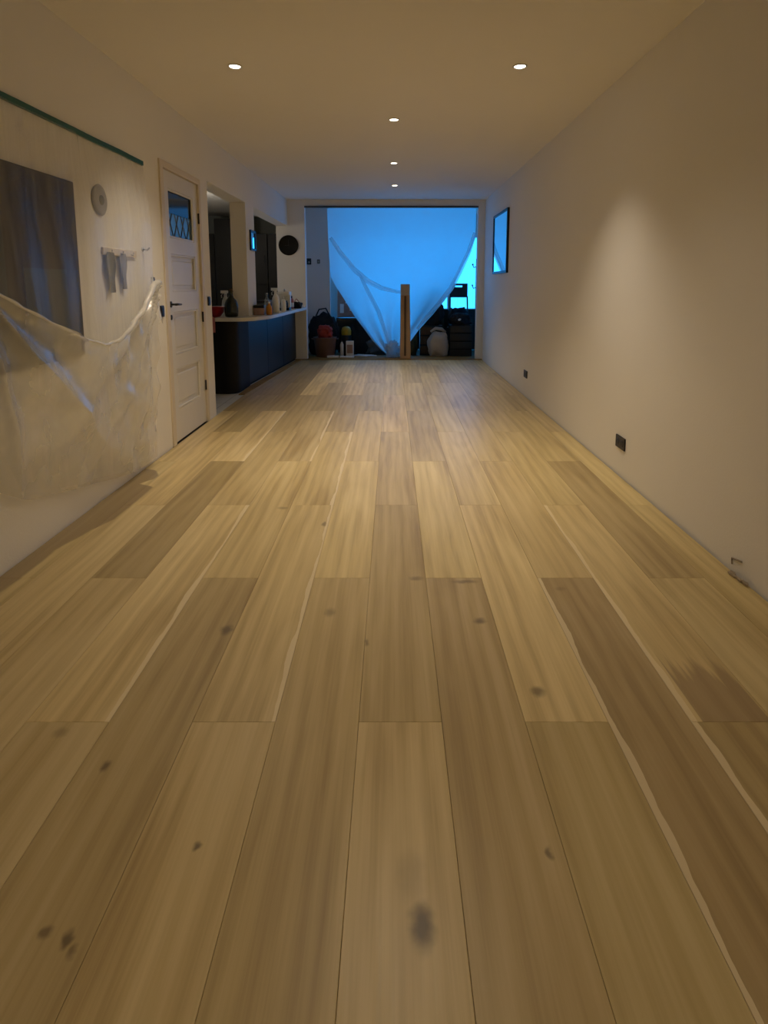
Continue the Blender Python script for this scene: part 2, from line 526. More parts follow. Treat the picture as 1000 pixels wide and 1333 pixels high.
# floor: dark screed with an oak board floor on it
floor = struct(MB().box(-4.5, XR + 0.1, YB, YF + 0.1, -0.08, -0.016).build('floor', 'screed'), 'wide oiled oak board floor')
PW, P0 = 0.241, -0.098
TINT = {  # (row, index of board counted from the camera) -> tone
    (0, 0): 1.04, (0, 1): .88, (0, 2): .95, (0, 3): 1.12, (1, 0): .84, (1, 1): 1.08, (1, 2): .88, (2, 0): .87, (2, 1): 1.13, (2, 2): 1.06,
    (3, 0): .72, (3, 1): .98, (4, 0): .76, (4, 1): 1.04, (5, 0): .94, (5, 1): .74, (6, 0): .95, (6, 1): .98, (-1, 0): .93, (-1, 1): 1.12, (-1, 3): .9,
    (-2, 0): 1.0, (-2, 1): 1.02, (-3, 0): .82, (-3, 1): 1.03, (-4, 0): .88, (-4, 1): 1.10, (-4, 4): 1.2, (-3, 4): 1.15, (-2, 4): 1.15,
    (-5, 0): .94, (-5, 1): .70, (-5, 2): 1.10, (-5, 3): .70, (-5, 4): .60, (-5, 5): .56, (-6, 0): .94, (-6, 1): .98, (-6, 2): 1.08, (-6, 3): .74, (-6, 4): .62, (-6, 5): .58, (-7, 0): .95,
    (-7, 3): .72, (-7, 4): .66, (-7, 5): .6, (-4, 3): .82, (-3, 3): .84, (-2, 3): .86}  # far boards on the kitchen side set darker
SAP = {(3, 0): .8, (4, 0): .8, (-2, 1): .6, (-4, 1): .6, (-3, 2): .6, (-5, 2): .6, (-2, 2): .6, (4, 1): .8}
rng = random.Random(3)
for row in range(-7, 7):
    x0 = max(P0 + row * PW, XL + 0.008)
    x1 = min(P0 + (row + 1) * PW, XR - 0.012)
    ys = []
    y = 0.71 if row % 2 else -0.15
    k = 0
    starts = [(YB, 0.71 - 1.7235 if row % 2 else -0.15)] if False else []
    base = 0.71 if row % 2 else -0.15
    y = base - 1.7235 * 2
    idx = -2
    while y < YF + 0.05:
        a, b_ = max(y, YB), min(y + 1.7235, YF - 0.04)
        if b_ - a > 0.05:
            o_x = P0 + row * PW
            mb = MB().box(x0 - o_x + 0.0004, x1 - o_x - 0.0004, 0.0004, b_ - a - 0.0004, -0.016, 0)
            top = [e for e in mb.bm.edges if all(v.co.z > -0.001 for v in e.verts)]
            bmesh.ops.bevel(mb.bm, geom=top, offset=0.0009, segments=1, affect='EDGES')
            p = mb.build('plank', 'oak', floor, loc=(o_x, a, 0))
            tn = TINT.get((row, idx), rng.uniform(0.9, 1.06))
            dk = max(0, .92 - tn)
            p.color = (tn, tn * (rng.uniform(.975, 1.0) - dk * .18), tn * (rng.uniform(.93, 1.0) - dk * .3), SAP.get((row, idx), 1.0))
        y += 1.7235; idx += 1

struct(MB().prism([(-4.45, 5.6), (XL + .004, 5.6), (XL + .004, YF), (-1.8, YF), (-1.8, 12.6), (-4.45, 12.6)], -0.0155, -0.004).build('floor_kitchen', 'tile'), 'pale tiled kitchen floor')
struct(MB().box(-4.5, 2.4, YF + 0.1, 12.6, -0.08, -0.006).build('floor_rear', 'dust_floor'), 'dark floor of the room behind the sheet')
struct(MB().box(-4.5, 2.4, YB - 0.1, 12.6, ZC, ZC + 0.1).build('ceiling', 'ceil'), 'white plastered ceiling')
struct(MB().box(XR, XR + 0.12, YB, YF + 0.12, -0.08, ZC).build('wall_right', 'wall'), 'long bare white plastered wall')
struct(MB().box(-4.5, XR + 0.12, YB - 0.1, YB, -0.08, ZC).build('wall_back', 'wall'))

DY0, DY1, DZ = 4.535, 5.46, 2.165     # door hole
OY0 = 5.70                           # kitchen opening starts
HZ = 2.195                           # lintel underside
wl = MB()
wl.box(XI, XL, YB, DY0, -0.02, ZC)
wl.box(XI, XL, DY0, DY1, DZ, ZC)
wl.box(XI, XL, DY1, OY0, -0.02, ZC)
wl.box(XI, XL, OY0, YF, HZ, ZC)
struct(wl.build('wall_left', 'wall'), 'white wall with the door and the kitchen openings')
struct(MB().box(XI, XL, 7.15, 7.58, 0.881, HZ).build('wall_pillar', 'wall'), 'white pillar between the two kitchen openings, on the bar')

# far wall: narrow piers and a thin lintel round the wide opening
FY0, FY1 = YF, YF + 0.12
fw = MB()
fw.box(-1.90, -1.43, FY0, FY1, -0.02, ZC)
fw.box(1.395, XR, FY0, FY1, -0.02, ZC)
fw.box(-1.43, 1.395, FY0, FY1, 2.50, ZC)
struct(fw.build('wall_far', 'wall'), 'end wall with the wide opening to the rear room')
struct(MB().box(-1.43, 1.395, FY0 - 0.02, FY0 - 0.002, 2.482, 2.512).build('trim_1', 'lead'), 'thin dark rail along the top of the rear opening')
# kitchen shell
kw = MB()
kw.box(-4.4, -1.8, 12.4, 12.5, -0.02, ZC)
kw.box(-1.9, -1.8, 12.1, 12.4, -0.02, ZC)
kw.box(-4.5, -4.4, 5.5, 12.5, -0.02, ZC)
kw.box(-4.4, XI, 5.52, 5.62, -0.02, ZC)
struct(kw.build('wall_kitchen', 'wall_kitchen'), 'grey walls of the dark kitchen')
# hall behind the door, closed and dark
struct(MB().box(-4.5, -4.4, YB, 5.5, -0.02, ZC).build('wall_hall', 'wall_kitchen'))
# rear room shell
rw = MB()
rw.box(-1.90, -1.80, FY1, 12.1, -0.02, ZC)
rw.box(-1.80, -1.13, 10.95, 11.05, -0.02, ZC)
rw.box(-1.80, 2.3, 12.0, 12.1, 2.22, ZC)
rw.box(-1.80, -1.12, 12.0, 12.1, -0.02, 2.22)
rw.box(2.25, 2.35, FY1, 12.1, -0.02, ZC)
rw.box(XR, 2.35, FY1 - 0.1, FY1, -0.02, ZC)
struct(rw.build('wall_rear', 'wall_rear'), 'grey walls of the rear room')

# ochre strips of underlay left bare at the rear threshold and the bar foot
struct(MB().box(-1.66, XR - 0.01, YF - 0.04, YF + 0.42, -0.005, 0.012).bevel(0.003, 1).build('trim_2', 'ochre'), 'ochre brown threshold strip')

# rear glazing: four tall panes in white frames
win = bpy.data.objects.new('window_1', None); COL.objects.link(win); struct(win, 'tall rear glazing full of blue dusk light')
wf = MB()
xs = [-1.09, 0.02, 1.13, 2.215]
for x in xs:
    wf.box(x - 0.035, x + 0.035, 12.0, 12.07, 0.0, 2.22)
for z0, z1 in ((0.0, 0.10), (2.16, 2.22)):
    wf.box(-1.12, 2.25, 12.005, 12.065, z0, z1)
wf.build('window_frame', 'door', win)
for a, b_ in zip(xs, xs[1:]):
    MB().box(a + 0.035, b_ - 0.035, 12.03, 12.036, 0.10, 2.16).build('pane', 'pane', win)

# ------------------------------------------------------------------ door
door = bpy.data.objects.new('door_1', None); COL.objects.link(door)
door.location = (XL, DY0, 0); struct(door, 'cream panelled door with a dark leaded glass pane')
dw = DY1 - DY0
fr = MB()
fr.box(-WT, 0.014, 0.0, 0.062, 0.0, DZ)
fr.box(-WT, 0.014, dw - 0.05, dw, 0.0, DZ)
fr.box(-WT, 0.014, 0.062, dw - 0.05, DZ - 0.05, DZ)
fr.bevel(0.003, 1)
fr.build('door_frame', 'frame', door)
stop = MB().box(-0.09, -0.06, 0.062, 0.078, 0.0, DZ - 0.05).box(-0.09, -0.06, dw - 0.066, dw - 0.05, 0, DZ - 0.05).build('door_stop', 'frame', door)
L0, L1, LZ0, LZ1 = 0.066, dw - 0.054, 0.008, DZ - 0.054
XF, XBk = -0.006, -0.046
pan = [(1.61, 1.985), (1.195, 1.49), (0.70, 1.04), (0.26, 0.59)]
S = 0.115
lf = MB()
lf.box(XBk, XF, L0, L0 + S, LZ0, LZ1)
lf.box(XBk, XF, L1 - S, L1, LZ0, LZ1)
edges = [LZ1]
for lo, hi in pan: edges += [hi, lo]
edges.append(LZ0)
for hi, lo in zip(edges[0::2], edges[1::2]):
    lf.box(XBk, XF, L0 + S, L1 - S, lo, hi)
leaf = lf.build('door_leaf', 'door', door)
for i, (lo, hi) in enumerate(pan):
    a, b_ = L0 + S, L1 - S
    md = MB()   # moulding round the field
    for (y0, y1, z0, z1) in ((a, a + .018, lo, hi), (b_ - .018, b_, lo, hi), (a + .018, b_ - .018, lo, lo + .018), (a + .018, b_ - .018, hi - .018, hi)):
        md.box(XF - 0.016, XF - 0.003, y0, y1, z0, z1)
    md.bevel(0.003, 1)
    md.build('moulding', 'door', leaf)
    if i == 0:
        zm = lo + 0.52 * (hi - lo)
        MB().box(XF - 0.024, XF - 0.020, a, b_, zm, hi).build('pane', 'pane_dark', leaf)
        MB().box(XF - 0.024, XF - 0.020, a, b_, lo, zm - .004).build('pane', 'pane_blue_lit', leaf)
        ld = MB()
        w_, h_ = b_ - a, zm - lo
        for k in range(-3, 7):
            for s in (1, -1):
                # diamond lattice over the pane
                p0 = Vector((XF - 0.018, a + k * w_ / 4, lo)); p1 = Vector((XF - 0.018, a + k * w_ / 4 + s * h_ * 0.6, zm))
                t0, t1 = 0.0, 1.0
                dy = p1.y - p0.y
                for lim, sg in ((a, -1), (b_, 1)):
                    if dy != 0:
                        tt = (lim - p0.y) / dy
                        if dy * sg > 0: t1 = min(t1, tt)
                        else: t0 = max(t0, tt)
                if t1 > t0 + 0.02:
                    ld.tube([p0.lerp(p1, t0), p0.lerp(p1, t1)], 0.0035, 5)
        ld.build('lead_lattice', 'lead', leaf)
    else:
        f = MB().box(XF - 0.026, XF - 0.012, a + .05, b_ - .05, lo + .05, hi - .05).bevel(0.008, 2)
        f.box(XF - 0.030, XF - 0.018, a, b_, lo, hi)
        f.build('panel', 'door', leaf)
hd = MB().lathe([(.024, 0), (.024, .008)], 16, (XF, L0 + .055, 1.10), 'X').lathe([(.008, .006), (.008, .045)], 10, (XF, L0 + .055, 1.10), 'X')
hd.tube([(XF + .042, L0 + .05, 1.10), (XF + .045, L0 + .09, 1.10), (XF + .044, L0 + .17, 1.097)], [.009, .009, .007], 8)
hd.build('door_handle', 'black_metal', leaf, True)
MB().lathe([(.02, 0), (.02, .006)], 16, (XF, L0 + .055, 1.0), 'X').build('keyhole_plate', 'black_metal', leaf, True)
for z in (0.30, 0.92, 1.78):
    MB().lathe([(.008, 0), (.008, .09)], 8, (XF + .010, L1 + .002, z)).build('hinge', 'black_metal', door, True)

# ------------------------------------------------------------------ ceiling downlights
def downlight(x, y, label, power=LAMP_POWER, cone=92):
    r = thing('downlight', label, 'downlight', (x, y, ZC), group='ceiling downlights')
    MB().lathe([(.044, -.001), (.046, -.006), (.040, -.008), (.034, -.003)], 24).build('trim_ring', 'white', r, True)
    MB().lathe([(.033, -.0035), (.030, -.0055), (.012, -.0065)], 24).build('lens', 'lens', r, True)
    ld = bpy.data.lights.new('downlight_beam', 'SPOT')
    ld.energy = power; ld.color = LAMP_COLOR
    ld.spot_size = math.radians(cone); ld.spot_blend = 1.0; ld.shadow_soft_size = 0.05
    lo = bpy.data.objects.new('downlight_beam', ld); COL.objects.link(lo)
    lo.parent = r; lo.location = (0, 0, -.012)
    return r

downlight(-0.988, 3.99, 'lit ceiling downlight of the side pair, on the door side', 92, 104)
downlight(0.80, 3.99, 'lit ceiling downlight of the side pair, on the mirror wall side')
downlight(0.013, 5.22, 'lit single downlight on the ceiling midline, next after the pair', 105, 88)
downlight(0.017, 7.02, 'lit single downlight, middle one of three along the ceiling midline', 100, 86)
downlight(0.032, 8.56, 'lit single downlight on the ceiling midline, closest to the blue sheet', 90, 90)
downlight(-0.988, 0.2, 'lit ceiling downlight behind the photographer, on the door side', 24, 130)
downlight(0.013, 2.72, 'lit single downlight on the ceiling midline, before the pair', 56, 128)
downlight(0.80, 0.2, 'lit ceiling downlight behind the photographer, on the bare wall side', 24, 130)

# ------------------------------------------------------------------ right wall
def socket(y, z, label):
    r = thing('wall_socket', label, 'socket', (XR, y, z), group='black sockets on the bare wall')
    MB().box(-0.011, 0, -0.076, 0.076, -0.041, 0.041).bevel(0.004, 2).build('plate', 'black', r)
    for s in (-1, 1):
        MB().lathe([(.021, -.0095), (.0225, -.0125), (.017, -.0125), (.015, -.010)], 18, (0, s * .036, 0), 'X').build('outlet', 'black_metal', r, True)
    return r

socket(3.845, 0.222, 'black double socket low on the bare wall, between the chipped plaster and the other socket')
socket(6.70, 0.25, 'black double socket low on the bare wall, the one nearer the mirror')

mi = thing('wall_mirror', 'black framed mirror on the bare wall reflecting the blue sheet', 'mirror', (XR, 8.47, 1.82))
f = MB()
hw, hh, ft = 0.545, 0.415, 0.03
f.box(-0.03, 0, -hw, -hw + ft, -hh, hh).box(-0.03, 0, hw - ft, hw, -hh, hh)
f.box(-0.03, 0, -hw + ft, hw - ft, -hh, -hh + ft).box(-0.03, 0, -hw + ft, hw - ft, hh - ft, hh)
f.build('frame', 'black', mi)
MB().box(-0.02, -0.014, -hw + ft, hw - ft, -hh + ft, hh - ft).build('mirror_glass', 'mirror', mi)

# chipped plaster at the foot of the wall
ch = thing('plaster_chips', 'crumbled plaster flakes at the foot of the bare wall', 'debris', (XR - 0.03, 2.45, 0))
for k in range(7):
    MB().lump((rng.uniform(-.004, .010), rng.uniform(-.12, .14), .012), (.007, rng.uniform(.012, .03), rng.uniform(.004, .009)), k, .4, 3, 1).drop(0.0).build('flake', 'soil', ch)
MB().tube([(.022, .05, .03), (.025, .06, .055), (.022, .02, .066), (.02, -.02, .075)], .004, 5).build('loose_wire', 'soil', ch)

# ------------------------------------------------------------------ left wall: things under the plastic
pc = thing('wall_picture', 'large dark abstract picture hanging under the clear plastic', 'picture', (XL, 2.62, 1.33))
MB().box(0.001, 0.020, -0.66, 0.66, -0.46, 0.46).bevel(0.003, 1).build('canvas', 'canvas', pc)
MB().box(0.020, 0.0225, 0.16, 0.52, -0.43, 0.0).build('slate_patch', 'canvas2', pc)
MB().box(0.020, 0.0225, -0.10, 0.03, -0.38, 0.40).build('slate_patch', 'canvas2', pc)

on = thing('wall_ornament', 'small grey wall ornament veiled by plastic, above the coat rack', 'ornament', (XL, 3.59, 1.74))
MB().lathe([(.085, .0), (.09, .008), (.07, .016), (.02, .018)], 24, (0, 0, 0), 'X').build('disc', 'grey_dark', on, True)
MB().lathe([(.03, .016), (.026, .022), (.01, .024)], 16, (0, 0, 0), 'X').build('boss', 'grey_cloth', on, True)

rk = thing('coat_rack', 'short coat rack with grey garments veiled by plastic', 'coat rack', (XL, 3.80, 1.45))
MB().box(0.001, 0.016, -0.22, 0.24, -0.022, 0.022).bevel(0.003, 1).build('rail', 'frame', rk)
for k, yy in enumerate((-0.15, 0.0, 0.15)):
    MB().tube([(.014, yy, -.005), (.030, yy, -.012), (.034, yy, .008)], .004, 6).build('hook', 'steel', rk, True)
def garment(y0, w, h, seed):
    def fn(u, v):
        wv = w * (0.55 + 0.45 * math.sin(math.pi * min(1, v * 1.3 + .1)))
        return (0.022 + 0.010 * math.sin(u * 9 + seed) * v, y0 + (u - .5) * wv, -0.005 - v * h)
    return MB().grid(fn, 12, 12)
garment(-0.15, 0.13, 0.24, 1).build('scarf', 'grey_cloth', rk, True)
garment(0.02, 0.11, 0.22, 2).build('scarf', 'grey_dark', rk, True)

hk = thing('coat_hook', 'shiny metal wall hook poking past the plastic near the door', 'hook', (XL, 4.17, 1.49))
MB().lathe([(.014, 0), (.014, .006)], 12, (0, 0, 0), 'X').build('plate', 'steel', hk, True)
MB().tube([(.004, 0, 0), (.035, 0, -.004), (.05, 0, .012)], .006, 8).build('prong', 'steel', hk, True)

def wall_switch(y, z, label, h=.042, x=XL, w=.03):
    r = thing('light_switch', label, 'switch', (x, y, z))
    MB().box(0.0, 0.012, -w, w, -h, h).bevel(0.005, 2).build('plate', 'black', r)
    MB().box(0.012, 0.016, -w + .01, w - .01, -h + .01, h - .01).bevel(0.002, 1).build('rocker', 'black_metal', r)
    return r
wall_switch(4.31, 1.275, 'black switch just past the gathered corner of the plastic', .03, w=.024)
wall_switch(4.45, 1.057, 'glossy black light switch between the plastic and the door')
wall_switch(5.60, 1.10, 'dark upright switch on the strip between door and kitchen')

# ------------------------------------------------------------------ polythene over the left wall
ps = thing('plastic_sheet', 'translucent plastic sheet taped over the wall with the picture', 'plastic sheet', (XL, 0, 0))
SWAG = [(0.9, 1.30), (1.6, 1.36), (2.1, 1.33), (2.49, 1.199), (2.637, 1.138), (2.805, 1.077), (3.067, .982), (3.302, .918), (3.49, .931), (3.71, 1.02), (3.898, 1.132), (4.036, 1.25), (4.12, 1.27)]
HEM = [(0.9, .55), (2.0, .50), (2.42, .405), (2.517, .34), (2.648, .267), (2.834, .225), (3.1, .17), (3.5, .09), (3.88, .035), (4.12, .03)]
TAPE_Z = 2.068
Y_0, Y_1 = 1.1, 4.225

def soft(pts, x):
    def li(q):
        if q <= pts[0][0]: return pts[0][1]
        for (a, va), (b, vb) in zip(pts, pts[1:]):
            if q <= b: return va + (vb - va) * (q - a) / (b - a)
        return pts[-1][1]
    return sum(li(x + d) for d in (-.06, -.03, 0, .03, .06)) / 5

def upper(u, v):
    y = Y_0 + (Y_1 - Y_0) * u
    zb = soft(HEM, y) + 0.03
    z = TAPE_Z - (TAPE_Z - zb) * v
    t = min(1.0, (TAPE_Z - z) / 0.9)
    base = 0.008 + 0.044 * t * t * (3 - 2 * t)
    # folds hang from the tape and lean towards the gathered corner
    q = y + 0.14 * (TAPE_Z - z) * (y - 3.1)
    f = math.sin(q * 17 + 2.2 * noise.noise((q * 2, z * 1.2, 1.0))) * 0.5 + noise.noise((q * 7, z * 0.9, 4.0))
    x = base + 0.016 * t * f
    y -= 0.22 * max(0.0, (u - 0.75) / 0.25) * max(0.0, v - 0.25) ** 1.2 * 0.9
    if v > 0.0: x = max(x, (0.034 + 0.008 * f) if y < 3.35 else 0.012)
    if y > 3.3: x = max(x, 0.012 + (0.042 + 0.006 * f) * min(1, t * 2.2))
    return (x, y, z)
MB().grid(upper, 170, 70).build('hanging_film', 'film_top', ps, True)

def lower(u, v):
    y = 1.1 + (4.115 - 1.1) * u
    zt, zb = soft(SWAG, y), soft(HEM, y)
    vv = v ** 1.1
    z = zt + (zb - zt) * vv
    # pull folds radiating from the two ends of the swag
    ax, az = 4.12, 1.30
    ang = math.atan2(az - z, max(1e-3, ax - y + 0.05))
    d = math.hypot(ax - y, az - z)
    r1 = (1 - 2.4 * abs(math.sin(ang * 11 + 1.6 * noise.noise((ang * 4, d * 2, 2))))) * math.exp(-d * 1.3)
    ang2 = math.atan2(1.33 - z, max(1e-3, y - 2.25))
    d2 = math.hypot(y - 2.25, 1.33 - z)
    r2 = (1 - 2.4 * abs(math.sin(ang2 * 8 + 1.4 * noise.noise((ang2 * 3, d2 * 2, 5))))) * math.exp(-d2 * 1.1) if y > 2.25 else 0.0
    belly = math.sin(math.pi * min(1, vv)) * 0.05
    x = 0.085 + belly + 0.028 * r1 + 0.034 * r2 + 0.016 * noise.noise((y * 3, z * 5, 3.0)) + 0.05 * (1 - vv) ** 6
    x -= 0.05 * vv
    x += 0.022 * noise.noise((y * 8, z * 8, 7.0)) * max(0, min(1, (y - 3.2) / .4))
    y2 = y - 0.10 * max(0.0, (u - 0.8) / 0.2) * math.sin(math.pi * min(1, vv * 1.1)) * 0.6
    return (x, y2, z)
MB().grid(lower, 190, 80).build('folded_film', 'film_low', ps, True)
# rolled upper edge of the swag
rp = []
rr = []
for k in range(60):
    y = 2.2 + (4.13 - 2.2) * k / 59
    rp.append((0.118 + .012 * noise.noise((y * 9, 0, 0)), y, soft(SWAG, y) + .012 * noise.noise((y * 7, 3, 0))))
    rr.append(0.006 + 0.013 * max(0, (y - 3.2) / .9) + 0.006 * abs(noise.noise((y * 12, 5, 1))))
MB().tube(rp, rr, 9).build('rolled_edge', 'film_bunch', ps, True)
# gathered tuft near the black switch
tf = MB()
def tuft(u, v):
    a = u * math.pi * 1.2 - .2
    r = 0.02 + 0.085 * v + 0.02 * math.sin(u * 31) * v
    return (0.075 + 0.05 * math.sin(a) * v, 4.125 - r * math.cos(a) * .6, 1.30 - 0.30 * v + 0.02 * math.sin(u * 17))
tf.grid(tuft, 48, 16)
tf.build('gathered_corner', 'film_bunch', ps, True)
tp = MB()
def tape(u, v): return (0.0012 + 0.008 * (1 if False else 0) + 0.0, Y_0 + (4.235 - Y_0) * u, TAPE_Z - 0.018 + 0.036 * v + 0.004 * noise.noise((u * 9, 0, 0)))
nseg = 40
for k in range(nseg):
    y0, y1 = Y_0 + (4.235 - Y_0) * k / nseg, Y_0 + (4.235 - Y_0) * (k + 1) / nseg
    dz = .004 * noise.noise((y0 * 3, 0, 0))
    tp.box(0.001, 0.0155, y0, y1, TAPE_Z - .013 + dz, TAPE_Z + .015 + dz)
tp.build('tape_strip', 'tape', ps)

# ------------------------------------------------------------------ bar
def rounded(pts, rads, n=8):
    out = []
    N = len(pts)
    for i, (p, r) in enumerate(zip(pts, rads)):
        p = Vector(p); a = Vector(pts[i - 1]); b_ = Vector(pts[(i + 1) % N])
        if r <= 0: out.append(tuple(p)); continue
        da, db = (a - p).normalized(), (b_ - p).normalized()
        s, e = p + da * r, p + db * r
        for k in range(n + 1):
            t = k / n
            out.append(tuple((1 - t) ** 2 * s + 2 * t * (1 - t) * p + t * t * e))
    return out

bar = thing('bar_counter', 'dark curved kitchen bar standing under the openings', 'bar', (0, 0, 0))
body_pts = rounded([(-2.55, 6.86), (-1.79, 6.78), (-1.79, 7.42), (-1.84, 7.44), (-1.63, 9.985), (-2.55, 9.985)], [0, .16, 0, 0, 0, 0])
MB().prism(rounded([(-2.55, 6.86), (-1.78, 6.80), (-1.78, 7.40), (-2.55, 7.40)], [0, .17, 0, 0]), 0.0, .838).build('end_cabinet', 'bar_black', bar)
MB().prism([(-2.55, 7.402), (-1.80, 7.402), (-1.63, 9.985), (-2.55, 9.985)], 0.0, .838).build('bar_body', 'bar_black', bar)
# front panels along the bar
import itertools
ax_, ay_, bx2, by2 = -1.80, 7.41, -1.63, 9.98
for k in range(3):
    t0, t1 = k / 3 + .002, (k + 1) / 3 - .002
    p0 = (ax_ + (bx2 - ax_) * t0, ay_ + (by2 - ay_) * t0); p1 = (ax_ + (bx2 - ax_) * t1, ay_ + (by2 - ay_) * t1)
    MB().prism([p0, (p0[0] + .016, p0[1] - .001), (p1[0] + .016, p1[1] - .001), p1], 0.03, .836).build('front_panel', 'bar_face', bar)
wt = MB().prism(rounded([(-2.55, 6.78), (-1.62, 6.72), (-1.47, 7.25), (-1.415, 9.985), (-2.55, 9.985)], [0, .22, .25, 0, 0]), .84, .88)
tag(wt.build('worktop', 'worktop'), 'pale worktop lying on the dark bar', 'worktop')
struct(MB().prism([(-1.76, 6.74), (-1.70, 6.76), (-1.52, 9.95), (-1.60, 9.95), (-1.765, 7.36)], 0.0005, .010).build('trim_3', 'ochre'), 'ochre strip at the foot of the bar')

# ------------------------------------------------------------------ kitchen cabinets
def tall_cabinet(x0, x1, y0, h, label, shelf=False):
    r = thing('tall_cabinet', label, 'cabinet', ((x0 + x1) / 2, y0, -.005), group='dark kitchen cabinets')
    w = (x1 - x0) / 2
    MB().box(-w, w, .02, .55, 0, h).build('carcass', 'cabinet', r)
    for (z0, z1) in ((.08, 1.25), (1.26, h - .02)):
        d = MB().box(-w + .004, w - .004, 0, .019, z0, z1).bevel(.002, 1).build('cabinet_door', 'cabinet', r)
        MB().tube([(w - .05, -.02, (z0 + z1) / 2 - .08), (w - .05, -.025, (z0 + z1) / 2), (w - .05, -.02, (z0 + z1) / 2 + .08)], .006, 6).build('handle', 'black_metal', d, True)
    return r
tall_cabinet(-3.95, -3.36, 11.5, 2.2, 'dark kitchen cabinet against the grey wall, beside the tallest one')
tall_cabinet(-3.35, -2.75, 11.5, 2.48, 'tallest dark kitchen cabinet, nearly reaching the ceiling')
tall_cabinet(-2.74, -2.36, 11.5, 2.2, 'narrow dark kitchen cabinet seen beyond the pillar')
tall_cabinet(-2.35, -1.92, 11.5, 2.2, 'dark kitchen cabinet seen through the opening beside the round clock')

pd = thing('kitchen_fill', 'unseen globe lamp added to light the kitchen', 'lamp', (-3.0, 9.0, ZC))  # lamp added out of view to brighten the dark kitchen
MB().lathe([(.05, 0), (.05, -.02), (.01, -.03)], 16).build('ceiling_rose', 'black', pd, True)
MB().tube([(0, 0, -.02), (0, 0, -.50)], .004, 6).build('cord', 'black', pd, True)
MB().lump((0, 0, -.60), (.10, .10, .10), 0, 0, 1, 3).build('globe', 'globe', pd, True)

# small frame on the pillar and clock on the end wall
pf = thing('picture_frame', 'small blue-lit picture frame on the pillar side', 'picture frame', (XL, 7.44, 1.78))
g = MB()
for (y0, y1, z0, z1) in ((-.13, -.105, -.12, .12), (.105, .13, -.12, .12), (-.105, .105, -.12, -.095), (-.105, .105, .095, .12)):
    g.box(0.001, .022, y0, y1, z0, z1)
g.build('frame', 'black', pf)
MB().box(0.001, .012, -.105, .105, -.095, .095).build('picture_glass', 'mirror', pf)

ck = thing('wall_clock', 'round dark wall clock on the end wall above the bar', 'clock', (-1.70, YF, 1.885))
MB().lathe([(.160, 0), (.163, -.012), (.156, -.024), (.148, -.024), (.146, -.016)], 40, (0, 0, 0), 'Y').build('rim', 'clock', ck, True)
MB().lathe([(.147, -.006), (.147, -.014)], 40, (0, 0, 0), 'Y').build('dial', 'clock', ck)
MB().box(-.003, .003, -.019, -.016, -.01, .09).build('hand', 'black', ck)
MB().box(-.06, .006, -.019, -.016, -.003, .003).build('hand', 'black', ck)

# ------------------------------------------------------------------ things on the worktop
WZ = .8805
def put(name, label, cat, x, y, z=WZ, rz=0): return thing(name, label, cat, (x, y, z), rz, 'things left on the bar worktop')

b1 = put('mixing_bowl', 'red bowl at the kitchen end of the worktop', 'bowl', -2.065, 7.0)
MB().lathe([(.05, 0), (.06, .004), (.095, .05), (.115, .115), (.119, .118), (.108, .112), (.088, .052), (.05, .012)], 28).build('bowl', 'red', b1, True)
def cl(u, v):
    a = v * 1.5
    return (-.06 + .12 * u + .01 * math.sin(u * 14), -.268 - .006 * math.sin(u * 9) * v, .006 - v * .17) if v > .25 else (-.06 + .12 * u + .01 * math.sin(u * 14), -.13 - .138 * v / .25, .004 + .002 * math.sin(u * 12))
rag = put('dish_cloth', 'dull pink cloth hanging over the worktop edge', 'cloth', -2.06, 7.0)
mbr = MB()
mbr.grid(lambda u, v: cl(u, v), 14, 16)
ro = mbr.build('cloth', 'pink_cloth', rag, True)
b2 = put('glass_jug', 'big dark glass demijohn beside the red bowl', 'bottle', -1.86, 6.95)
MB().lathe([(.06, 0), (.074, .01), (.078, .06), (.076, .14), (.06, .19), (.03, .225), (.022, .25), (.022, .285), (.027, .29), (.026, .30)], 24).build('jug_body', 'dark_glass', b2, True)
MB().lathe([(.018, .30), (.02, .315), (.014, .325)], 14).build('stopper', 'brown_cloth', b2, True)

def spray(x, y, s, label, rz=0.0):
    r = put('spray_bottle', label, 'spray bottle', x, y, rz=rz)
    MB().lathe([(.034 * s, 0), (.04 * s, .008 * s), (.042 * s, .11 * s), (.036 * s, .16 * s), (.018 * s, .20 * s), (.014 * s, .215 * s)], 20).build('bottle', 'white', r, True)
    MB().lathe([(.017 * s, .213 * s), (.017 * s, .237 * s), (.012 * s, .24 * s)], 14).build('collar', 'white', r, True)
    MB().box(-.05 * s, .028 * s, -.012 * s, .012 * s, .238 * s, .268 * s).bevel(.004, 2).build('spray_head', 'white', r)
    MB().tube([(-.026 * s, 0, .24 * s), (-.045 * s, 0, .215 * s), (-.042 * s, 0, .19 * s)], .005 * s, 6).build('trigger', 'white', r, True)
    return r
spray(-2.02, 7.30, 1.12, 'white trigger spray bottle between the red bowl and the pillar', .6)
spray(-1.545, 7.98, 1.22, 'tall white trigger spray bottle in the middle of the worktop', -.3)

def carton_box(name, label, cat, x, y, sx, sy, sz, m, rz=0.0, lid=None):
    r = put(name, label, cat, x, y, rz=rz)
    MB().box(-sx, sx, -sy, sy, 0, sz).bevel(.004, 2).build('box_body', m, r)
    if lid: MB().box(-sx - .003, sx + .003, -sy - .003, sy + .003, sz + .0005, sz + .035).bevel(.003, 2).build('lid', lid, r)
    return r
carton_box('storage_tin', 'low dusty pink tin with black lid beside the pillar', 'tin', -1.645, 7.46, .062, .10, .085, 'label', .1, 'black')
carton_box('toolbox', 'grey box with dark lid behind the amber bottle', 'box', -1.70, 7.98, .085, .14, .13, 'grey_cloth', 0.0, 'cabinet')

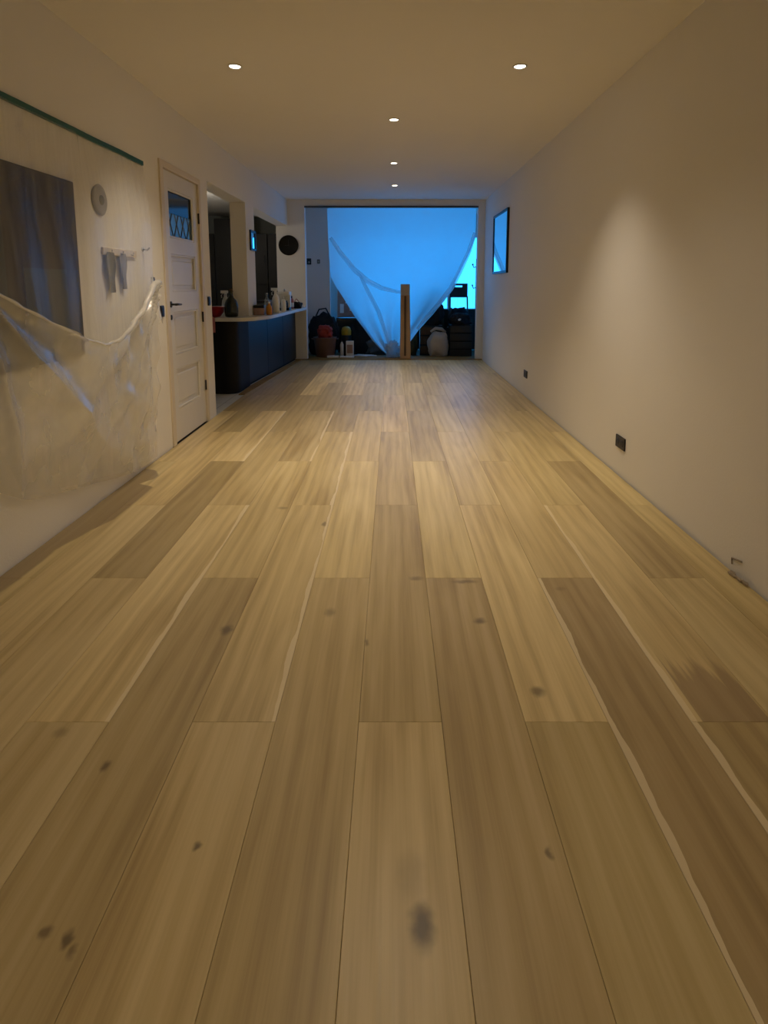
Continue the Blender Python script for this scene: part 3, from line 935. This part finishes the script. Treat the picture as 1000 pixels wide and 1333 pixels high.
def bottle(name, label, x, y, prof, m, cap=None, capm='white'):
    r = put(name, label, 'bottle', x, y)
    MB().lathe(prof, 20).build('bottle_body', m, r, True)
    if cap: MB().lathe(cap, 14).build('cap', capm, r, True)
    return r
bottle('oil_bottle', 'amber coloured bottle at the worktop edge', -1.52, 7.42, [(.03, 0), (.036, .006), (.037, .08), (.03, .105), (.014, .125), (.012, .14)], 'amber', [(.015, .139), (.015, .16), (.012, .162)])
bottle('water_bottle', 'clear glass bottle behind the amber one', -1.62, 7.78, [(.03, 0), (.034, .006), (.034, .15), (.028, .18), (.013, .21), (.012, .245)], 'clear', [(.014, .244), (.014, .262), (.011, .264)], 'steel')
bottle('wash_bottle', 'white squeeze bottle next to the tall spray bottle', -1.50, 8.30, [(.03, 0), (.036, .006), (.036, .13), (.025, .16), (.012, .17)], 'white', [(.012, .169), (.005, .21)])

km = put('coffee_maker', 'white coffee maker with black drip tray on the worktop', 'coffee maker', -1.56, 8.72)
MB().box(-.08, .08, -.09, .09, 0, .04).bevel(.006, 2).build('base', 'black', km)
MB().box(-.08, .08, .02, .09, .04, .22).bevel(.008, 2).build('column', 'white', km)
MB().box(-.085, .085, -.09, .095, .2205, .27).bevel(.010, 2).build('head', 'white', km)
MB().lathe([(.045, .041), (.055, .05), (.058, .10), (.045, .135), (.048, .14)], 18, (0, -.035, 0)).build('jug', 'dark_glass', km, True)
MB().lathe([(.012, .27), (.012, .285), (.004, .31)], 12).build('knob', 'steel', km, True)

pk = bottle('shampoo_bottle', 'pink bottle standing behind the black pouch', -1.555, 9.28, [(.03, 0), (.038, .006), (.038, .12), (.03, .15), (.015, .165)], 'pink_cloth', [(.016, .164), (.016, .195), (.012, .198)], 'black')
MB().lathe([(.0385, .03), (.0388, .035), (.0388, .09), (.0385, .095)], 20).build('sticker', 'paper_white', pk, True)
bg_ = put('pouch', 'crumpled black pouch near the end of the worktop', 'pouch', -1.49, 9.42)
MB().lump((0, 0, .06), (.075, .10, .06), 5, .3, 2.2, 3, .25, .1).drop(0).build('pouch_body', 'dark_cloth', bg_, True)
MB().tube([(-.03, -.06, .11), (-.01, -.02, .15), (.02, .03, .11)], .006, 6).build('strap', 'pink_cloth', bg_, True)
pt = put('saucer', 'white saucer on the worktop end by the rear opening', 'saucer', -1.475, 9.78)
MB().lathe([(.03, 0), (.034, .004), (.052, .018), (.056, .022), (.05, .020), (.03, .008)], 24).build('dish', 'white', pt, True)
MB().box(-.02, .02, -.012, .012, .009, .024).bevel(.004, 2).build('soap', 'paper_white', pt)

# ------------------------------------------------------------------ rear sheet in the wide opening
fs = thing('hanging_sheet', 'big translucent plastic sheet hung in the rear opening, glowing blue', 'plastic sheet', (0, YF + .13, 0))
LE = [(0.0, -.04), (.14, -.21), (.30, -.35), (.47, -.47), (.73, -.66), (1.0, -.82), (1.22, -.96), (1.38, -1.04), (1.70, -1.06), (2.0, -1.07), (2.5, -1.08)]
RE = [(0.0, .14), (0.06, .17), (.20, .26), (.47, .45), (.75, .70), (1.08, .96), (1.35, 1.09), (1.57, 1.19), (1.80, 1.30), (2.0, 1.375), (2.2, 1.385), (2.5, 1.385)]
def lin(pts, x):
    if x <= pts[0][0]: return pts[0][1]
    for (a, va), (b_, vb) in zip(pts, pts[1:]):
        if x <= b_: return va + (vb - va) * (x - a) / (b_ - a)
    return pts[-1][1]
def sheet(u, v):
    z = 2.495 - (2.495 - .015) * v
    xl, xr = lin(LE, z), lin(RE, z)
    x = xl + (xr - xl) * u
    sp = v ** 1.5
    y = 0.05 + 0.16 * sp
    k = 1 - (xr - xl) / 2.47
    y += (0.012 + 0.07 * k) * (math.sin(u * 26 + 2 * noise.noise((u * 5, v * 2, 1))) * .5 + noise.noise((u * 9, v * 1.5, 3))) * (0.25 + sp)
    return (x, max(y, .045), z)
MB().grid(sheet, 120, 110).build('hanging_film', 'film_far', fs, True)
# gathered folds that swing to the tie point
def band(path, w, name):
    def fn(u, v):
        s = u * (len(path) - 1); i = min(int(s), len(path) - 2); t = s - i
        t2 = t
        p = Vector(path[i]).lerp(Vector(path[i + 1]), t2)
        d = (Vector(path[i + 1]) - Vector(path[i])); nrm = Vector((-d.z, 0, d.x)).normalized()
        ww = w * (0.35 + 0.65 * math.sin(math.pi * min(1, u * .8 + .15)))
        q = p + nrm * (v - .5) * ww
        return (q.x, p.y - .03 - .015 * math.sin(v * 9 + u * 5), q.z)
    MB().grid(fn, 48, 8).build(name, 'film_far2', fs, True)
band([(-1.03, .06, 2.02), (-.87, .06, 1.78), (-.64, .07, 1.50), (-.42, .08, 1.31), (-.18, .08, 1.19), (.08, .08, 1.13), (.22, .08, 1.11)], .085, 'gathered_fold')
band([(1.37, .06, 2.10), (1.27, .06, 1.78), (1.12, .07, 1.45), (.98, .07, 1.18), (.78, .08, .92), (.58, .09, .70), (.42, .10, .50)], .09, 'gathered_fold')
band([(-.55, .07, 1.42), (-.42, .08, 1.15), (-.24, .09, .80), (-.12, .10, .45), (-.03, .10, .12)], .07, 'gathered_fold')
ml = MB().lump((.0, .10, .14), (.12, .08, .16), 4, .5, 3.0, 4, .3, .3).drop(.012)
ml.build('bunched_tail', 'film_far2', fs, True)

# ------------------------------------------------------------------ clutter in the rear room
RZ = -.006
def clutter(name, label, cat, x, y, z=RZ, rz=0): return thing(name, label, cat, (x, y, z), rz, 'clutter stored in the rear room')

k_ = clutter('duffel_bag', 'bulky black bag against the grey wall of the rear room', 'bag', -1.24, 10.79)
MB().lump((0, 0, .40), (.27, .11, .41), 1, .18, 2.0, 4, .2, .12).drop(0).build('bag_body', 'dark_cloth', k_, True)
MB().tube([(-.12, -.10, .70), (-.06, -.14, .82), (.06, -.14, .84), (.13, -.10, .70)], .014, 8).build('strap', 'black', k_, True)

k_ = clutter('laundry_tub', 'brownish red tub filled with red cloth', 'tub', -1.17, 10.37, 0.012)
MB().lathe([(.15, 0), (.16, .006), (.195, .32), (.207, .335), (.197, .34), (.182, .32), (.15, .02)], 28).build('tub_body', 'tub', k_, True)
for s in (-1, 1):
    MB().tube([(s * .19, -.05, .30), (s * .225, -.03, .31), (s * .225, .03, .31), (s * .19, .05, .30)], .010, 6).build('handle', 'tub', k_, True)
k_ = clutter('folded_clothes', 'red and orange clothes heaped in the tub', 'clothes', -1.17, 10.37, .335)
MB().lump((.0, 0, .05), (.13, .13, .13), 8, .3, 2.5, 4, .3, .15).drop(.0).build('heap', 'red_cloth', k_, True)

k_ = clutter('paint_can', 'black canister with a dull yellow cap beside the tub', 'canister', -.82, 10.62)
MB().lathe([(.085, 0), (.09, .006), (.09, .36), (.085, .37)], 24).build('can_body', 'black', k_, True)
MB().lathe([(.086, .371), (.088, .38), (.088, .45), (.07, .50), (.03, .52)], 24).build('cap', 'yellow', k_, True)
k_ = clutter('carton', 'upright white carton in front of the yellow capped canister', 'carton', -.745, 10.44, .012)
MB().box(-.065, .065, -.05, .05, 0, .26).bevel(.003, 1).build('carton_body', 'paper_white', k_)
MB().box(-.05, .05, -.0515, -.050, .05, .20).build('print', 'label', k_)
k_ = clutter('plastic_jug', 'slim white jug beside the upright white carton', 'jug', -.885, 10.44, .012)
MB().lathe([(.025, 0), (.03, .006), (.03, .20), (.014, .235), (.013, .25)], 16).build('jug_body', 'white', k_, True)
MB().lathe([(.015, .249), (.015, .265)], 12).build('cap', 'black', k_, True)
k_ = clutter('tile_slab', 'flat white slab on the threshold in front of the tub', 'slab', -1.02, 10.20, .0125, .1)
MB().box(-.10, .10, -.05, .05, 0, .03).bevel(.004, 2).build('slab', 'paper_white', k_)
k_ = clutter('tile_slab', 'flat white slab on the threshold in front of the white carton', 'slab', -.78, 10.22, .0125, -.05)
MB().box(-.12, .12, -.05, .05, 0, .018).bevel(.004, 2).build('slab', 'paper_white', k_)

k_ = clutter('low_cabinet', 'low dark cabinet behind the sheet carrying pictures', 'cabinet', -.70, 11.12)
MB().box(-.34, .34, 0, .36, .04, .64).build('carcass', 'cabinet', k_)
for s in (-1, 1):
    d = MB().box(min(s * .005, s * .335), max(s * .005, s * .335), -.018, -.001, .06, .62).bevel(.003, 1).build('cabinet_door', 'cabinet', k_)
    MB().lathe([(.008, -.034), (.012, -.030), (.008, -.018)], 10, (s * .05, 0, .36), 'Y').build('knob', 'steel', d, True)
for sx in (-.3, .3):
    for sy in (.04, .32):
        MB().lathe([(.018, 0), (.022, .04)], 10, (sx, sy, 0)).build('foot', 'cabinet', k_, True)
k_ = clutter('poster_board', 'leaning picture board with small pale figures on the low cabinet', 'picture', -.86, 11.22, .645)
bo = MB().box(-.17, .17, 0, .015, 0, .62).build('board', 'label', k_)
bo.rotation_euler = (math.radians(-12), 0, 0)
for (x0, x1, z0, z1) in ((-.02, .05, .26, .38), (.06, .12, .12, .22), (-.12, -.05, .08, .25)):
    f_ = MB().box(x0, x1, -.003, -.0005, z0, z1).build('figure', 'paper_white', bo)
k_ = clutter('folded_towel', 'small white towel on the edge of the low cabinet', 'towel', -.60, 11.20, .635)
MB().lump((0, 0, .04), (.10, .07, .045), 3, .3, 2.2, 3, .3).drop(0).build('towel', 'paper_white', k_, True)
k_ = clutter('blanket_heap', 'dark heap of blankets sloping under the sheet edge', 'blankets', -.48, 10.88)
MB().lump((-.08, 0, .26), (.24, .12, .34), 11, .35, 2.2, 4, .25, .15).drop(0).build('blanket', 'dark_cloth', k_, True)
MB().lump((.18, -.02, .14), (.20, .14, .16), 12, .35, 2.2, 4, .25, .15).drop(0).build('blanket', 'grey_cloth', k_, True)
k_ = clutter('paper_stack', 'loose white papers on the floor before the blankets', 'papers', -.52, 10.53, -.005)
for j in range(5):
    p = MB().box(-.15, .15, -.10, .10, 0, .004).build('sheet', 'paper_white', k_, loc=(rng.uniform(-.06, .10), rng.uniform(-.03, .05), .0045 * j))
    p.rotation_euler = (0, 0, rng.uniform(-.5, .5))

# tall narrow box
k_ = clutter('cardboard_box', 'tall narrow brown cardboard box standing before the sheet', 'box', .215, 10.06, .0125)
def tb(z): return .078 + .008 * (1 - z / 1.3)
b_ = MB()
vb = [(-.088, -.05, 0), (.092, -.05, 0), (.092, .06, 0), (-.088, .06, 0)]
vt = [(-.078, -.045, 1.24), (.070, -.045, 1.24), (.070, .055, 1.24), (-.078, .055, 1.24)]
v8 = [b_.bm.verts.new(p) for p in vb + vt]
for f in ((0, 3, 2, 1), (4, 5, 6, 7), (0, 1, 5, 4), (1, 2, 6, 5), (2, 3, 7, 6), (3, 0, 4, 7)): b_.bm.faces.new([v8[i] for i in f])
b_.bevel(.004, 1).build('box_body', 'card', k_)
MB().box(-.080, .072, -.049, -.0455, 1.06, 1.243).build('flap', 'paper', k_)
MB().box(-.02, .015, -.0535, -.0505, .05, 1.05).build('tape_strip', 'brown_cloth', k_)

k_ = clutter('olive_sack', 'olive brown sack slumped beside the cardboard box', 'sack', .36, 10.72)
MB().lump((0, 0, .24), (.085, .11, .26), 15, .3, 2.3, 4, .25, .2).drop(0).build('sack_body', 'olive_cloth', k_, True)
MB().tube([(-.03, -.03, .47), (.0, -.05, .54), (.04, -.03, .47)], .012, 6).build('handle', 'brown_cloth', k_, True)
k_ = clutter('packing_crate', 'dark crate behind the sheet under the dark bundle', 'crate', .69, 10.67)
for z in (.03, .20, .37):
    MB().box(-.20, .20, -.02, 0, z, z + .14).bevel(.003, 1).build('slat', 'brown_cloth', k_)
MB().box(-.20, .20, .001, .17, 0, .53).build('crate_body', 'cabinet', k_)
k_ = clutter('dark_bundle', 'large dark bundle showing blurred through the plastic', 'bundle', .69, 10.75, .526)
MB().lump((0, 0, .32), (.22, .10, .34), 21, .28, 1.8, 4, .2, .15).drop(0).build('bundle_body', 'dark_cloth', k_, True)
MB().tube([(-.16, -.07, .2), (-.05, -.11, .35), (.12, -.08, .5)], .01, 6).build('strap', 'black', k_, True)
k_ = clutter('coat_pile', 'brown coats piled between the dark bundle and the chair', 'coats', .77, 11.06)
MB().lump((0, 0, .40), (.17, .12, .44), 26, .3, 2.0, 4, .2, .18).drop(0).build('coat', 'brown_cloth', k_, True)
MB().lump((-.02, .02, .80), (.15, .11, .14), 27, .3, 2.0, 3, .2, .15).build('coat', 'olive_cloth', k_, True)

k_ = clutter('paper_bag', 'pale crumpled sack standing by the rear threshold', 'sack', .80, 10.46, -.006)
MB().lump((0, 0, .24), (.18, .13, .25), 31, .16, 2.0, 4, .2, .16).drop(.001).build('bag_body', 'paper', k_, True)
MB().tube([(-.13, 0, .44), (-.05, -.03, .50), (.06, .0, .485), (.13, .02, .43)], [.02, .03, .03, .02], 8).build('rolled_top', 'paper', k_, True)

ch = clutter('folding_chair', 'black chair with a grip slot in its back, by the rear pier', 'chair', 1.20, 10.98, rz=-.12)
MB().box(-.20, .20, -.20, .20, .455, .485).bevel(.008, 2).build('seat', 'black', ch)
bk = MB()
for (x0, x1, z0, z1) in ((-.165, -.065, .0, .26), (.065, .165, .0, .26), (-.065, .065, .0, .19), (-.065, .065, .225, .26)):
    bk.box(x0, x1, -.012, .012, z0, z1)
bo = bk.build('backrest', 'black', ch, loc=(0, .235, 1.02)); bo.rotation_euler = (math.radians(-14), 0, 0)
for sx in (-1, 1):
    MB().tube([(sx * .185, .20, .0), (sx * .18, .19, .46), (sx * .16, .24, 1.04)], .014, 8).build('leg', 'black_metal', ch, True)
    MB().tube([(sx * .185, -.19, .0), (sx * .18, -.17, .46)], .014, 8).build('leg', 'black_metal', ch, True)
MB().tube([(-.18, .19, .25), (.18, .19, .25)], .010, 8).build('stretcher', 'black_metal', ch, True)
k_ = clutter('black_coat', 'black coat thrown over the chair seat', 'coat', 1.20, 10.96, .486)
MB().lump((0, 0, .18), (.17, .14, .20), 36, .3, 2.0, 4, .25, .2).drop(0).build('coat', 'dark_cloth', k_, True)

k_ = clutter('storage_crate', 'dark slatted crate beside the right hand pier of the opening', 'crate', 1.19, 10.52)
for z in (.0, .14, .28, .42):
    MB().box(-.19, .19, -.15, -.135, z + .01, z + .13).bevel(.003, 1).build('slat', 'cabinet', k_)
MB().box(-.19, .19, -.134, .15, 0, .56).build('crate_body', 'bar_black', k_)
k_ = clutter('black_bag', 'black bag lying on top of the dark slatted crate', 'bag', 1.20, 10.53, .556)
MB().lump((0, 0, .10), (.19, .14, .12), 41, .3, 2.2, 4, .3, .15).drop(0).build('bag_body', 'dark_cloth', k_, True)
MB().lump((-.04, -.13, .09), (.03, .02, .02), 43, .3, 2.2, 2).build('label_tag', 'paper_white', k_, True)

k_ = clutter('blocker', 'long dark sideboard added to stop window light behind the clutter', 'blocker', 1.02, 11.27)  # added to block low window light showing between the clutter
MB().box(-.62, .68, .02, .34, .05, .80).bevel(.004, 1).build('carcass', 'cabinet', k_)
for d0 in (-.61, -.175, .26):
    dd = MB().box(d0, d0 + .415, 0, .018, .07, .78).bevel(.003, 1).build('cabinet_door', 'cabinet', k_)
    MB().lathe([(.008, -.016), (.012, -.012), (.008, 0)], 10, (d0 + .37, 0, .45), 'Y').build('knob', 'steel', dd, True)
for sx in (-.58, .64):
    for sy in (.06, .30):
        MB().lathe([(.018, 0), (.022, .05)], 10, (sx, sy, 0)).build('foot', 'cabinet', k_, True)
st = clutter('coat_stand', 'thin dark stand with small arms by the bright window', 'stand', 1.73, 11.80)
MB().lathe([(.14, 0), (.14, .012), (.02, .02)], 24, (-.1, 0, 0)).build('base', 'black_metal', st, True)
MB().tube([(-.1, 0, .015), (-.1, 0, 1.75)], .011, 8).build('pole', 'black_metal', st, True)
for z, s in ((1.72, 1), (1.6, -1), (1.45, 1), (1.2, -1), (1.0, 1)):
    MB().tube([(-.1, 0, z), (-.1 + s * .05, -.02, z - .02), (-.1 + s * .075, -.03, z + .03)], .009, 6).build('arm', 'black_metal', st, True)
    MB().lump((-.1 + s * .075, -.03, z + .04), (.018, .018, .018), int(z * 10), .1, 2, 1).build('knob', 'black', st, True)

# small fittings on the grey wall of the rear room
r = thing('thermostat', 'dark thermostat on the grey wall of the rear room', 'thermostat', (-1.50, 10.95, 1.66))
MB().box(-.04, .04, -.025, 0, -.055, .055).bevel(.006, 2).build('case', 'black', r)
MB().lathe([(.016, -.034), (.018, -.026)], 14, (0, 0, -.015), 'Y').build('dial', 'grey_dark', r, True)
r = thing('light_switch', 'small dark switch beside the thermostat on the grey wall', 'switch', (-1.33, 10.95, 1.66))
MB().box(-.025, .025, -.012, 0, -.035, .035).bevel(.004, 2).build('plate', 'black', r)
MB().box(-.015, .015, -.016, -.012, -.022, .022).build('rocker', 'grey_dark', r)
